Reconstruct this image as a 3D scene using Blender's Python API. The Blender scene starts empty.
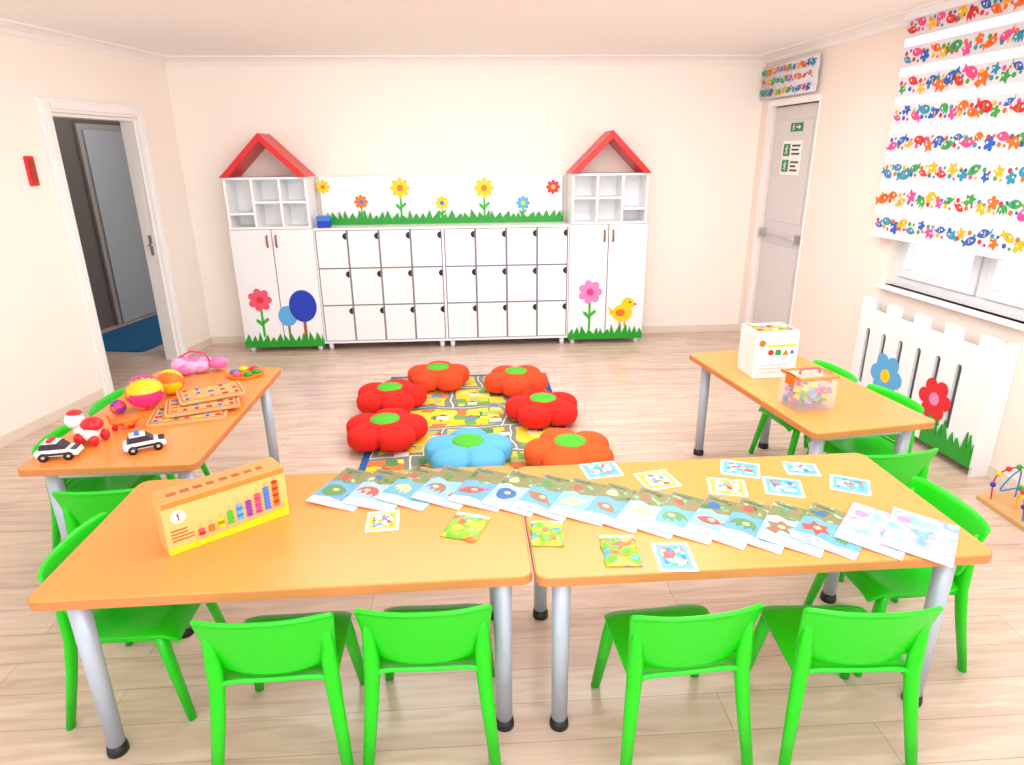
import bpy, bmesh, math, random
from mathutils import Vector, Matrix, noise as mnoise
random.seed(4)
SC = bpy.context.scene
COL = SC.collection
PI = math.pi
def R(d): return math.radians(d)

# ------------------------------------------------------------------ camera
F = 650.0; CAMH = 1.75
psi, pit, rol = R(3.2), R(19.4), 0.010
fwd = Vector((math.sin(psi)*math.cos(pit), math.cos(psi)*math.cos(pit), -math.sin(pit)))
r0 = Vector((math.cos(psi), -math.sin(psi), 0))
u0 = r0.cross(fwd)
rgt = r0*math.cos(rol) - u0*math.sin(rol)
upv = u0*math.cos(rol) + r0*math.sin(rol)
cd = bpy.data.cameras.new('camera'); cam = bpy.data.objects.new('camera', cd); COL.objects.link(cam)
cd.sensor_width = 36; cd.lens = 36*F/1024; cd.clip_start = 0.05
Mx = Matrix((rgt, upv, -fwd)).transposed().to_4x4(); Mx.translation = (0, 0, CAMH)
cam.matrix_world = Mx
SC.camera = cam
CP = Vector((0, 0, CAMH))
def ray(u, v): return fwd + rgt*((u-512)/F) + upv*((382.5-v)/F)
def atz(u, v, z):
    d = ray(u, v); return CP + d*((z-CAMH)/d.z)
def onwall(u, v, fr, off=0.0):
    """local (x,z) of the point of a wall frame's plane y=off that pixel sees"""
    o, a = fr; ex = Vector((math.cos(a), math.sin(a), 0)); ey = Vector((-math.sin(a), math.cos(a), 0))
    d = ray(u, v); p0 = Vector((o[0], o[1], 0)) + ey*off
    t = (p0-CP).dot(ey)/d.dot(ey); p = CP + d*t
    return (p-p0).dot(ex), p.z

# ------------------------------------------------------------------ materials
def lin(c):
    o = []
    for k in c[:3]:
        k = k/255.0
        o.append(k/12.92 if k <= .04045 else ((k+.055)/1.055)**2.4)
    return (*o, 1)
def newmat(name):
    m = bpy.data.materials.new(name); m.use_nodes = True
    return m, m.node_tree.nodes, m.node_tree.links, m.node_tree.nodes['Principled BSDF']
def M(name, rgb, rough=.5, metal=0, var=.05, nscale=6, trans=0, alpha=1, coat=0, emis=0):
    m, N, L, b = newmat(name)
    c = lin(rgb)
    no = N.new('ShaderNodeTexNoise'); no.inputs['Scale'].default_value = nscale; no.inputs['Detail'].default_value = 3
    tc = N.new('ShaderNodeTexCoord'); L.new(tc.outputs['Object'], no.inputs['Vector'])
    mx = N.new('ShaderNodeMix'); mx.data_type = 'RGBA'
    mx.inputs[6].default_value = tuple(k*(1-var) for k in c[:3])+(1,); mx.inputs[7].default_value = c
    L.new(no.outputs['Fac'], mx.inputs[0]); L.new(mx.outputs[2], b.inputs['Base Color'])
    b.inputs['Roughness'].default_value = rough; b.inputs['Metallic'].default_value = metal
    b.inputs['Transmission Weight'].default_value = trans
    b.inputs['Alpha'].default_value = alpha
    b.inputs['Coat Weight'].default_value = coat
    if emis:
        L.new(mx.outputs[2], b.inputs['Emission Color']); b.inputs['Emission Strength'].default_value = emis
    return m
def ramp(N, cols, const=True):
    r = N.new('ShaderNodeValToRGB'); cr = r.color_ramp
    if const: cr.interpolation = 'CONSTANT'
    n = len(cols)
    while len(cr.elements) < n: cr.elements.new(.5)
    for i, c in enumerate(cols):
        cr.elements[i].position = i/n if const else i/(n-1); cr.elements[i].color = lin(c)
    return r
def pattern(name, cols, scale, rough=.35, noise=False, const=True):
    m, N, L, b = newmat(name)
    tc = N.new('ShaderNodeTexCoord'); oi = N.new('ShaderNodeObjectInfo')
    mu = N.new('ShaderNodeMath'); mu.operation = 'MULTIPLY'; mu.inputs[1].default_value = 37
    L.new(oi.outputs['Random'], mu.inputs[0])
    ad = N.new('ShaderNodeVectorMath'); ad.operation = 'ADD'
    L.new(tc.outputs['Object'], ad.inputs[0]); L.new(mu.outputs[0], ad.inputs[1])
    r = ramp(N, cols, const)
    if noise:
        v = N.new('ShaderNodeTexNoise'); v.inputs['Scale'].default_value = scale; v.inputs['Detail'].default_value = 2
        mr = N.new('ShaderNodeMapRange'); mr.inputs[1].default_value = .3; mr.inputs[2].default_value = .7
        L.new(ad.outputs[0], v.inputs['Vector']); L.new(v.outputs['Fac'], mr.inputs[0]); L.new(mr.outputs[0], r.inputs[0])
    else:
        v = N.new('ShaderNodeTexVoronoi'); v.inputs['Scale'].default_value = scale
        sp = N.new('ShaderNodeSeparateColor'); L.new(ad.outputs[0], v.inputs['Vector'])
        L.new(v.outputs['Color'], sp.inputs[0]); L.new(sp.outputs[0], r.inputs[0])
    L.new(r.outputs[0], b.inputs['Base Color']); b.inputs['Roughness'].default_value = rough
    return m

wallM = M('wall_paint', (252, 244, 235), .75, var=.015, nscale=2)
wallR = M('wall_paint_backlit', (247, 233, 223), .75, var=.015, nscale=2)  # window wall toned darker: its backlit shade is put into the colour
ceilM = M('ceiling_paint', (253, 251, 249), .8, var=.01)
trimM = M('trim_white', (248, 246, 245), .5, var=.02)
baseM = M('baseboard_beige', (234, 220, 206), .5, var=.05)
whiteM = M('white_laminate', (242, 243, 247), .28, var=.015)
whiteG = M('white_gloss', (244, 245, 248), .08, var=.01)
cubM = M('cubby_white', (252, 252, 254), .4, var=.01)
frameM = M('window_frame_white', (222, 226, 233), .35, var=.02)
gapM = M('locker_gap_grey', (130, 130, 142), .6)
greyM = M('door_grey', (222, 218, 220), .4)
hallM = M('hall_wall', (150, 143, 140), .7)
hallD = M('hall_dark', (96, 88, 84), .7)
hdoorM = M('hall_door', (160, 164, 170), .4)
blueCarp = M('blue_carpet', (16, 108, 164), .95, var=.35, nscale=60)
redM = M('red_roof', (222, 26, 30), .35, var=.06)
redF = M('red_fabric', (232, 28, 16), .9, var=.15, nscale=30)
orF = M('orange_red_fabric', (244, 74, 28), .9, var=.15, nscale=30)
orF2 = M('orange_fabric', (248, 92, 28), .9, var=.15, nscale=30)
blF = M('light_blue_fabric', (98, 184, 228), .9, var=.15, nscale=30)
grF = M('green_fabric', (84, 194, 48), .9, var=.15, nscale=30)
chairM = M('green_plastic', (20, 208, 12), .3, var=.05)
orangeM = M('orange_laminate', (250, 150, 74), .25, var=.04, nscale=3)
edgeM = M('table_edge', (206, 132, 76), .4, var=.1)
steelM = M('leg_grey', (186, 197, 214), .35, metal=.15, var=.05)
blackM = M('black_plastic', (22, 22, 24), .4)
darkM = M('dark_print', (48, 46, 60), .4)
brownM = M('brown_handle', (150, 92, 52), .4)
woodM = M('pale_wood', (226, 176, 116), .5, var=.2, nscale=14)
grassM = M('grass_green', (22, 158, 38), .4, var=.08)
leafM = M('leaf_green', (56, 184, 50), .4)
yelM = M('yellow', (250, 208, 20), .4)
orM = M('orange', (242, 116, 20), .4)
pinkM = M('coral_pink', (236, 84, 110), .4)
hpinkM = M('hot_pink', (234, 50, 130), .4)
lilM = M('lilac_pink', (236, 136, 198), .4)
purM = M('purple', (134, 54, 164), .4)
dblM = M('royal_blue', (16, 56, 184), .4)
blM = M('mid_blue', (54, 120, 210), .4)
lblM = M('light_blue', (86, 172, 230), .4)
rdM = M('flower_red', (228, 30, 42), .4)
signG = M('sign_green', (0, 134, 74), .4)
metalM = M('brushed_metal', (200, 200, 204), .3, metal=.6)
clearM = M('clear_plastic', (244, 247, 250), .06, var=.0, alpha=.14)
glassM = M('window_glass', (240, 246, 250), .05, var=.0, alpha=.08)
creamB = M('tan_card', (242, 186, 114), .4, var=.08)
tanTop = M('tan_card_top', (224, 156, 92), .4, var=.1)
boxW = M('white_card', (244, 243, 242), .4)
clothW = M('blind_white_glow', (253, 253, 251), .8, var=.01, emis=.4)  # stripes glow by emission, standing in for daylight through the cloth
clothP = M('blind_print_band', (224, 224, 231), .8, var=.02)
paperM = M('paper_white', (234, 236, 240), .4)

def floor_mat():
    m, N, L, b = newmat('laminate_floor')
    tc = N.new('ShaderNodeTexCoord')
    br = N.new('ShaderNodeTexBrick'); br.inputs['Scale'].default_value = 1
    br.inputs['Brick Width'].default_value = 1.25; br.inputs['Row Height'].default_value = .155
    br.inputs['Mortar Size'].default_value = .0018; br.inputs['Mortar Smooth'].default_value = .3
    br.inputs['Color1'].default_value = lin((234, 216, 203)); br.inputs['Color2'].default_value = lin((222, 203, 190))
    br.inputs['Mortar'].default_value = lin((192, 171, 156)); br.offset = .37
    L.new(tc.outputs['Object'], br.inputs['Vector'])
    mp = N.new('ShaderNodeMapping'); mp.inputs['Scale'].default_value = (1.3, 12, 1)
    L.new(tc.outputs['Object'], mp.inputs['Vector'])
    no = N.new('ShaderNodeTexNoise'); no.inputs['Scale'].default_value = 1.6; no.inputs['Detail'].default_value = 7; no.inputs['Distortion'].default_value = 1.2
    L.new(mp.outputs[0], no.inputs['Vector'])
    rp = ramp(N, [(160, 138, 126), (212, 192, 180), (246, 239, 233), (255, 255, 255)], False)
    L.new(no.outputs['Fac'], rp.inputs[0])
    mx = N.new('ShaderNodeMix'); mx.data_type = 'RGBA'; mx.blend_type = 'MULTIPLY'; mx.inputs[0].default_value = .74
    L.new(br.outputs['Color'], mx.inputs[6]); L.new(rp.outputs[0], mx.inputs[7])
    L.new(mx.outputs[2], b.inputs['Base Color']); b.inputs['Roughness'].default_value = .23
    return m
floorM = floor_mat()

def rug_mat():
    m, N, L, b = newmat('road_map_rug')
    tc = N.new('ShaderNodeTexCoord')
    v = N.new('ShaderNodeTexVoronoi'); v.inputs['Scale'].default_value = 12; v.distance = 'CHEBYCHEV'; v.inputs['Randomness'].default_value = .7
    L.new(tc.outputs['Object'], v.inputs['Vector'])
    sp = N.new('ShaderNodeSeparateColor'); L.new(v.outputs['Color'], sp.inputs[0])
    rp = ramp(N, [(244, 200, 44), (250, 216, 76), (110, 164, 84), (246, 208, 60), (240, 192, 44), (250, 222, 100), (80, 140, 80), (246, 206, 60), (220, 120, 60), (170, 186, 110)])
    L.new(sp.outputs[0], rp.inputs[0])
    dn = N.new('ShaderNodeTexNoise'); dn.inputs['Scale'].default_value = 1.7; L.new(tc.outputs['Object'], dn.inputs['Vector'])
    ds = N.new('ShaderNodeVectorMath'); ds.operation = 'SCALE'; ds.inputs['Scale'].default_value = .30; L.new(dn.outputs['Color'], ds.inputs[0])
    da = N.new('ShaderNodeVectorMath'); da.operation = 'ADD'; L.new(tc.outputs['Object'], da.inputs[0]); L.new(ds.outputs[0], da.inputs[1])
    prev = rp.outputs[0]
    for ms, col in ((.038, (124, 132, 128)), (.004, (240, 236, 214))):
        br = N.new('ShaderNodeTexBrick'); br.inputs['Scale'].default_value = 1; br.offset = .42; br.squash = 1.5; br.squash_frequency = 3
        br.inputs['Brick Width'].default_value = .45; br.inputs['Row Height'].default_value = .38
        br.inputs['Mortar Size'].default_value = ms; br.inputs['Mortar Smooth'].default_value = 0
        L.new(da.outputs[0], br.inputs['Vector'])
        mx = N.new('ShaderNodeMix'); mx.data_type = 'RGBA'; L.new(br.outputs['Fac'], mx.inputs[0]); L.new(prev, mx.inputs[6]); mx.inputs[7].default_value = lin(col); prev = mx.outputs[2]
    L.new(prev, b.inputs['Base Color']); b.inputs['Roughness'].default_value = .95
    return m
rugM = rug_mat()
photoM = pattern('cover_photo_green', [(64, 102, 52), (108, 138, 76), (146, 120, 84), (88, 138, 98), (174, 188, 148)], 28, .22, True, False)
coverMs = [M('cover_blue', (112, 172, 216), .22, var=.3, nscale=20), M('cover_sky', (148, 196, 228), .22, var=.3, nscale=20), M('cover_teal', (108, 178, 202), .22, var=.3, nscale=20), M('cover_pale', (168, 202, 226), .22, var=.3, nscale=20)]
backM = pattern('cover_back_pale', [(120, 172, 216), (168, 200, 228), (206, 172, 190), (104, 160, 210), (176, 204, 228)], 9, .25, True, False)
cardG = pattern('card_print_green', [(96, 184, 36), (140, 204, 44), (110, 190, 50), (206, 210, 60), (120, 196, 60), (214, 120, 70), (80, 160, 206)], 36, .12)
cardO = pattern('card_print_white_red', [(244, 240, 230), (240, 230, 206), (222, 70, 54), (80, 140, 194), (240, 240, 240), (234, 160, 50)], 60)
cardB = pattern('card_print_blue', [(104, 172, 206), (150, 196, 218), (44, 120, 176), (236, 240, 242), (70, 160, 172), (204, 96, 80)], 55)
yelCard = M('card_yellow_edge', (242, 200, 50), .3)
grnCard = M('card_green_edge', (130, 196, 46), .3)
bluCard = M('card_blue_edge', (96, 176, 208), .3)

# ------------------------------------------------------------------ mesh builder
class MB:
    def __init__(s): s.bm = bmesh.new()
    def add(s, vs, fs, mi=0, smooth=False):
        V = [s.bm.verts.new(v) for v in vs]
        for f in fs:
            try:
                fc = s.bm.faces.new([V[i] for i in f]); fc.material_index = mi; fc.smooth = smooth
            except ValueError: pass
        return s
    def box(s, x0, x1, y0, y1, z0, z1, mi=0):
        vs = [(x, y, z) for z in (z0, z1) for y in (y0, y1) for x in (x0, x1)]
        return s.add(vs, [(0, 2, 3, 1), (4, 5, 7, 6), (0, 1, 5, 4), (2, 6, 7, 3), (0, 4, 6, 2), (1, 3, 7, 5)], mi)
    def prism(s, poly, y0, y1, mi=0):            # polygon in XZ, extruded along y (y0 = front)
        n = len(poly); vs = [(x, y0, z) for x, z in poly]+[(x, y1, z) for x, z in poly]
        fs = [tuple(range(n)), tuple(range(2*n-1, n-1, -1))]+[(i, i+n, (i+1) % n+n, (i+1) % n) for i in range(n)]
        return s.add(vs, fs, mi)
    def prismz(s, poly, z0, z1, mi=0):
        n = len(poly); vs = [(x, y, z0) for x, y in poly]+[(x, y, z1) for x, y in poly]
        fs = [tuple(range(n-1, -1, -1)), tuple(range(n, 2*n))]+[(i, (i+1) % n, (i+1) % n+n, i+n) for i in range(n)]
        return s.add(vs, fs, mi)
    def tube(s, pts, rad, n=12, mi=0, squash=1):
        pts = [Vector(p) for p in pts]
        if not isinstance(rad, (list, tuple)): rad = [rad]*len(pts)
        vs = []; k = len(pts)
        t0 = (pts[1]-pts[0]).normalized(); a = Vector((0, 0, 1)) if abs(t0.z) < .9 else Vector((1, 0, 0))
        nx = t0.cross(a).normalized()
        for i, p in enumerate(pts):
            t = (pts[min(i+1, k-1)]-pts[max(i-1, 0)]).normalized()
            nx = (nx - t*nx.dot(t)).normalized(); ny = t.cross(nx)
            for j in range(n):
                an = 2*PI*j/n; vs.append(p+nx*math.cos(an)*rad[i]+ny*math.sin(an)*rad[i]*squash)
        fs = [(i*n+j, i*n+(j+1) % n, (i+1)*n+(j+1) % n, (i+1)*n+j) for i in range(k-1) for j in range(n)]
        s.add(vs, fs+[tuple(range(n-1, -1, -1)), tuple((k-1)*n+j for j in range(n))], mi, True); return s
    def ell(s, c, r, mi=0, nu=20, nv=12):
        vs = []; 
        for i in range(nv+1):
            ph = -PI/2+PI*i/nv
            for j in range(nu):
                th = 2*PI*j/nu; vs.append((c[0]+r[0]*math.cos(ph)*math.cos(th), c[1]+r[1]*math.cos(ph)*math.sin(th), c[2]+r[2]*math.sin(ph)))
        fs = [(i*nu+j, i*nu+(j+1) % nu, (i+1)*nu+(j+1) % nu, (i+1)*nu+j) for i in range(nv) for j in range(nu)]
        return s.add(vs, fs, mi, True)
    def grid(s, f, nu, nv, mi=0):
        vs = [f(-1+2*i/nu, -1+2*j/nv) for j in range(nv+1) for i in range(nu+1)]
        fs = [(j*(nu+1)+i, j*(nu+1)+i+1, (j+1)*(nu+1)+i+1, (j+1)*(nu+1)+i) for j in range(nv) for i in range(nu)]
        return s.add(vs, fs, mi, True)
    def build(s, name, mats, parent=None, loc=(0, 0, 0), rz=0, bevel=0, solid=0, merge=True, rot=None):
        if merge: bmesh.ops.remove_doubles(s.bm, verts=s.bm.verts, dist=1e-6)
        bmesh.ops.recalc_face_normals(s.bm, faces=s.bm.faces)
        me = bpy.data.meshes.new(name); s.bm.to_mesh(me); s.bm.free()
        o = bpy.data.objects.new(name, me); COL.objects.link(o)
        for m in (mats if isinstance(mats, (list, tuple)) else [mats]): me.materials.append(m)
        o.parent = parent; o.location = loc; o.rotation_euler = rot if rot else (0, 0, rz)
        if solid:
            q = o.modifiers.new('solid', 'SOLIDIFY'); q.thickness = solid; q.offset = 0
        if bevel:
            q = o.modifiers.new('bevel', 'BEVEL'); q.width = bevel; q.segments = 2; q.limit_method = 'ANGLE'; q.angle_limit = R(40)
        return o
def tag(o, label, cat, group=None, kind=None):
    o['label'] = label; o['category'] = cat
    if group: o['group'] = group
    if kind: o['kind'] = kind
    return o
def thing(name, label, cat, loc=(0, 0, 0), rz=0, group=None):
    o = bpy.data.objects.new(name, None); COL.objects.link(o); o.empty_display_size = .1
    o.location = loc; o.rotation_euler = (0, 0, rz); return tag(o, label, cat, group)
def struct(o): o['kind'] = 'structure'; return o
def dup(o, parent=None):
    c = o.copy(); COL.objects.link(c); c.parent = parent
    for ch in list(o.children): dup(ch, c)
    return c
def rrect(w, d, r, n=6, cx=0, cy=0):
    p = []
    for sx, sy, a0 in ((1, 1, 0), (-1, 1, 90), (-1, -1, 180), (1, -1, 270)):
        for i in range(n+1):
            a = R(a0+90*i/n); p.append((cx+sx*(w/2-r)+r*math.cos(a), cy+sy*(d/2-r)+r*math.sin(a)))
    return p
def circ(cx, cz, rx, rz=None, n=28):
    rz = rz or rx
    return [(cx+rx*math.cos(2*PI*i/n), cz+rz*math.sin(2*PI*i/n)) for i in range(n)]
def petals(cx, cz, r, k=6, deep=.3, n=72, rot=0):
    return [(cx+r*(1-deep+deep*abs(math.cos(k*t/2))**.7)*math.cos(t+rot), cz+r*(1-deep+deep*abs(math.cos(k*t/2))**.7)*math.sin(t+rot)) for t in [2*PI*i/n for i in range(n)]]
def grass(x0, x1, z0, h, step=.05, seed=1):
    rr = random.Random(seed); top = []
    x = x0
    while x < x1-1e-6:
        w = step*rr.uniform(.7, 1.3); xe = min(x+w, x1); hh = h*rr.uniform(.65, 1.0)
        top += [(x, z0+h*.35), (x+(xe-x)*(.5+rr.uniform(-.35, .35)), z0+hh)]
        x = xe
    top.append((x1, z0+h*.35))
    return [(x0, z0)]+top+[(x1, z0)]

# ------------------------------------------------------------------ room
LW = ((-2.62, 6.38), R(79.3)); RW = ((2.70, 6.40), R(-86.97))
YB = 6.38; H = 2.56
# right wall: local +x runs toward the camera; left wall: local -x runs toward the camera; +y is out of the room
b = MB(); b.box(-6.5, 4.5, -1.0, 9.0, -.06, 0); struct(b.build('floor', floorM))
b = MB(); b.box(-5.8, 4.2, -1.0, 8.8, H, H+.06); struct(b.build('ceiling', ceilM))
b = MB(); b.box(-2.75, 2.85, YB, YB+.12, 0, H); struct(b.build('wall_back', wallM))
DL0, DL1, DLH = -1.42, -.53, 2.05
b = MB(); b.box(-7.2, DL0, 0, .12, 0, H); b.box(DL1, 0, 0, .12, 0, H); b.box(DL0, DL1, 0, .12, DLH, H)
struct(b.build('wall_left', wallM, None, (*LW[0], 0), LW[1]))
DR0, DR1, DRH = .25, .99, 2.12
W0, W1, WZ0, WZ1 = 2.12, 5.0, .88, 2.35
b = MB()
b.box(0, DR0, 0, .2, 0, H); b.box(DR0, DR1, 0, .2, DRH, H); b.box(DR1, W0, 0, .2, 0, H)
b.box(W0, W1, 0, .2, 0, WZ0); b.box(W0, W1, 0, .2, WZ1, H); b.box(W1, 7.2, 0, .2, 0, H)
struct(b.build('wall_right', wallR, None, (*RW[0], 0), RW[1]))
# cornice
prof = [(0, 0), (-.11, 0), (-.11, -.012), (-.07, -.02), (-.03, -.04), (-.012, -.065), (0, -.065)]
def cornice(name, fr, x0, x1):
    b = MB(); n = len(prof); vs = [(x0, y, H+z) for y, z in prof]+[(x1, y, H+z) for y, z in prof]
    b.add(vs, [tuple(range(n)), tuple(range(2*n-1, n-1, -1))]+[(i, i+n, (i+1) % n+n, (i+1) % n) for i in range(n)])
    struct(b.build(name, trimM, None, (*fr[0], 0), fr[1]))
BW = ((0, YB), 0.0)
cornice('trim_1', BW, -2.62, 2.70); cornice('trim_2', LW, -7, -.0); cornice('trim_3', RW, 0, 7)
b = MB(); b.box(-2.62, 2.70, -.012, 0, 0, .07); struct(b.build('baseboard_back', baseM, None, (0, YB, 0)))
b = MB(); b.box(-7, DL0-.09, -.012, 0, 0, .07); b.box(DL1+.09, 0, -.012, 0, 0, .07); struct(b.build('baseboard_left', baseM, None, (*LW[0], 0), LW[1]))
b = MB(); b.box(DR1+.02, 7, -.012, 0, 0, .07); struct(b.build('baseboard_right', baseM, None, (*RW[0], 0), RW[1]))

# left doorway casing
b = MB()
for x0, x1 in ((DL0-.09, DL0), (DL1, DL1+.09)):
    b.box(x0, x1, -.03, 0, 0, DLH+.09); b.box(x0+.02, x1-.02, -.042, -.03, 0, DLH+.07)
b.box(DL0, DL1, -.03, 0, DLH, DLH+.09); b.box(DL0, DL1, -.042, -.03, DLH+.02, DLH+.07)
b.box(DL0, DL0+.025, 0, .12, 0, DLH); b.box(DL1-.025, DL1, 0, .12, 0, DLH); b.box(DL0+.025, DL1-.025, 0, .12, DLH-.025, DLH)
d1 = struct(b.build('door_1', trimM, None, (*LW[0], 0), LW[1], bevel=.004))
b = MB(); b.box(DL1-.03, DL1-.025, .03, .06, .95, 1.12); b.tube([(DL1-.03, .045, 1.04), (DL1-.06, .045, 1.04), (DL1-.06, .0, 1.04)], .008)
b.build('strike_plate', metalM, d1)
# hall behind the left doorway
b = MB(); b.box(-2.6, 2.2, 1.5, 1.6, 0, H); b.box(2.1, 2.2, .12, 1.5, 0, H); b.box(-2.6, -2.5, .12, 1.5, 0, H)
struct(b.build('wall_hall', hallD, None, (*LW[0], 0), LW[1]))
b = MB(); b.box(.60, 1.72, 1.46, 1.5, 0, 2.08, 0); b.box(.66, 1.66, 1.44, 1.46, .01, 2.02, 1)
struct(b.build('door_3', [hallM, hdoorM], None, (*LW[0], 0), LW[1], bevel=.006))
b = MB(); b.prismz(rrect(1.75, .86, .05, 6, .52, .92), 0, .01)
o = b.build('carpet', blueCarp, None, (*LW[0], 0), LW[1]); tag(o, 'teal blue mat on the hall floor beyond the open doorway', 'carpet')

# right emergency door
b = MB()
b.box(DR0-.06, DR0, -.025, .1, 0, DRH+.05, 0); b.box(DR1, DR1+.018, -.006, .1, 0, DRH+.05, 0); b.box(DR0, DR1, -.025, .1, DRH, DRH+.05, 0)
d2 = struct(b.build('door_2', [trimM], None, (*RW[0], 0), RW[1], bevel=.004))
b = MB(); b.box(DR0+.003, DR1-.003, .03, .08, .01, DRH-.003); b.box(DR0+.09, DR1-.09, .022, .03, .15, .95); b.box(DR0+.09, DR1-.09, .022, .03, 1.15, DRH-.12)
b.build('door_leaf', greyM, d2, bevel=.004)
b = MB(); b.tube([(DR0+.06, -.03, 1.03), (DR1-.06, -.03, 1.03)], .009); b.box(DR0+.05, DR0+.07, -.036, .03, .99, 1.07); b.box(DR1-.07, DR1-.05, -.036, .03, .99, 1.07)
b.build('push_bar', metalM, d2)
def rthing(name, label, cat, x, z, off=0.0, group=None):
    o, a = RW; p = Vector((o[0], o[1], 0))+Vector((math.cos(a), math.sin(a), 0))*x+Vector((-math.sin(a), math.cos(a), 0))*off
    return thing(name, label, cat, (p.x, p.y, z), a, group)
def runner(b, cx, cz, s, y0, y1):
    """running figure leaving through a doorway, s = half height"""
    q = lambda pts: [(cx+px*s, cz+pz*s) for px, pz in pts]
    b.prism(circ(cx+.12*s, cz+.72*s, .17*s, None, 12), y0, y1)
    b.prism(q([(-.1, .5), (.22, .46), (.12, -.05), (-.16, -.02)]), y0, y1)
    b.prism(q([(.16, .46), (.5, .2), (.62, .3), (.58, .4), (.5, .34), (.24, .5)]), y0, y1)
    b.prism(q([(-.1, .5), (-.48, .32), (-.5, .02), (-.38, .02), (-.36, .24), (-.08, .36)]), y0, y1)
    b.prism(q([(.12, .02), (.42, -.3), (.3, -.85), (.16, -.82), (.26, -.34), (-.02, -.06)]), y0, y1)
    b.prism(q([(-.16, .02), (-.22, -.4), (-.7, -.62), (-.66, -.76), (-.1, -.52), (.04, -.04)]), y0, y1)
sx, sz = onwall(797, 127, RW, .02)
t = rthing('exit_sign', 'small green exit sign with white figure near the top of the grey door', 'sign', sx, sz, .021)
b = MB(); b.box(-.095, .095, -.004, 0, -.034, .034); b.build('sign_plate', signG, t)
b = MB(); runner(b, -.045, 0, .029, -.006, -.004); b.build('running_figure', paperM, t)
b = MB(); b.prism([(.0, -.006), (.042, -.006), (.042, -.019), (.072, 0), (.042, .019), (.042, .006), (.0, .006)], -.006, -.004); b.build('arrow', paperM, t)
sx, sz = onwall(791, 158, RW, .02)
t = rthing('safety_poster', 'white poster with green pictograms beside dark lines on the grey door', 'poster', sx, sz, .021)
b = MB(); b.box(-.16, .16, -.003, 0, -.14, .14); b.build('sheet', M('poster_white', (252, 252, 252), .4), t)
for x, z in ((-.085, .065), (-.085, -.065)):
    b = MB(); b.box(x-.055, x+.055, -.005, -.003, z-.05, z+.05); g = b.build('green_pictogram', signG, t)
    b = MB(); runner(b, x, z, .044, -.007, -.005); b.build('running_figure', paperM, g)
pgrey = M('poster_dark_print', (60, 80, 74), .5)
for z, x1 in ((.1, .13), (.067, .11), (.034, .13), (-.034, .13), (-.067, .09), (-.1, .12)):
    b = MB(); b.box(.0, x1, -.005, -.003, z-.008, z+.008); b.build('text_bar', pgrey, t)

# printed blinds
pal = [M('print_blue', (34, 100, 196), .8), M('print_red', (220, 40, 48), .8), M('print_pink', (230, 76, 150), .8), M('print_yellow', (244, 184, 20), .8), M('print_green', (60, 164, 76), .8), M('print_orange', (238, 112, 30), .8), M('print_teal', (40, 150, 180), .8)]
def shape(kind, s):
    if kind == 0: return [(s*math.cos(a)*1.0, s*.6*math.sin(a)) for a in [R(25+k*(310/14)) for k in range(15)]]+[(s*1.5, -s*.55), (s*1.3, 0), (s*1.5, s*.55)]
    if kind == 1: return [(s*(.95 if k % 2 else .5)*math.sin(PI*k/5), s*(.95 if k % 2 else .5)*math.cos(PI*k/5)) for k in range(10)]
    if kind == 2: return [(s*(-1+2*k/12), s*.55*math.sin(PI*k/12)) for k in range(13)]+[(s*1.35, s*.5), (s*1.1, -.1*s)]+[(s*(.9-1.8*k/10), -s*.45*math.sin(PI*(k+1)/12)) for k in range(11)]
    if kind == 3: return petals(0, 0, s*.8, 5, .5, 40)
    if kind == 4: return [(s*.8*math.cos(R(180*k/10)), s*.75*math.sin(R(180*k/10))) for k in range(11)]+[(-s*.8, -s*.5), (-s*.5, -.05*s), (-s*.25, -s*.6), (0, -.05*s), (s*.25, -s*.6), (s*.5, -.05*s), (s*.8, -s*.5)]
    if kind == 7: return petals(0, 0, s*.9, 3, .18, 36)
    return [(-s*.5, -s*.8), (-s*.1, -s*.3), (s*.5, -s*.8), (s*.5, -.1*s), (s*1.1, s*.1), (s*.6, s*.4), (s*.4, s*.9), (-s*.1, s*.6), (-s*.7, s*.8), (-s*.6, s*.1), (-s*1.1, -s*.2)]
def prints(b, x0, x1, z, s, rr, dx, y, band=0.0):
    x = x0+s*1.2; n = 0
    while x < x1-s*1.3:
        k = rr.choice((0, 1, 2, 2, 3, 4, 0, 6)); a = rr.uniform(-.5, .5); fl = rr.choice((-1, 1)); sc = s*rr.uniform(.75, 1.15)
        zz = z+(band if n % 2 else -band)+rr.uniform(-.2, .2)*s; n += 1
        P = [(x+fl*(px*math.cos(a)-pz*math.sin(a)), zz+px*math.sin(a)+pz*math.cos(a)) for px, pz in shape(k, sc)]
        c = rr.randrange(7); b.prism(P, y-.0015, y, c)
        b.prism(circ(x-fl*sc*.3, zz+sc*.12, sc*.14, None, 8), y-.0025, y-.0015, 7)
        if k in (0, 2): b.prism([(x+fl*sc*q, zz+r_*sc) for q, r_ in ((.1, -.3), (.25, -.3), (.25, .3), (.1, .3))], y-.0025, y-.0015, (c+3) % 7)
        if band:
            z3 = z-(band if n % 2 == 0 else -band)*1.25
            b.prism(circ(x-dx*.2, z3, s*.3, None, 8), y-.0015, y, rr.randrange(7)); b.prism(circ(x+dx*.25, z3+rr.uniform(-.3, .3)*s, s*.2, None, 8), y-.0015, y, rr.randrange(7))
        elif rr.random() < .8:
            b.prism(circ(x+dx*.5, zz+rr.choice((-1, 1))*rr.uniform(.4, .8)*s, s*.2, None, 8), y-.0015, y, rr.randrange(7))
        x += dx*rr.uniform(.85, 1.1)
palw = pal+[M('print_white', (236, 236, 238), .8)]
bx0 = onwall(872, 235, RW, -.07)[0]
t = rthing('roller_blind', 'white striped window blind printed with small colourful sea animals', 'blind', 0, 0, -.07)
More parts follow.
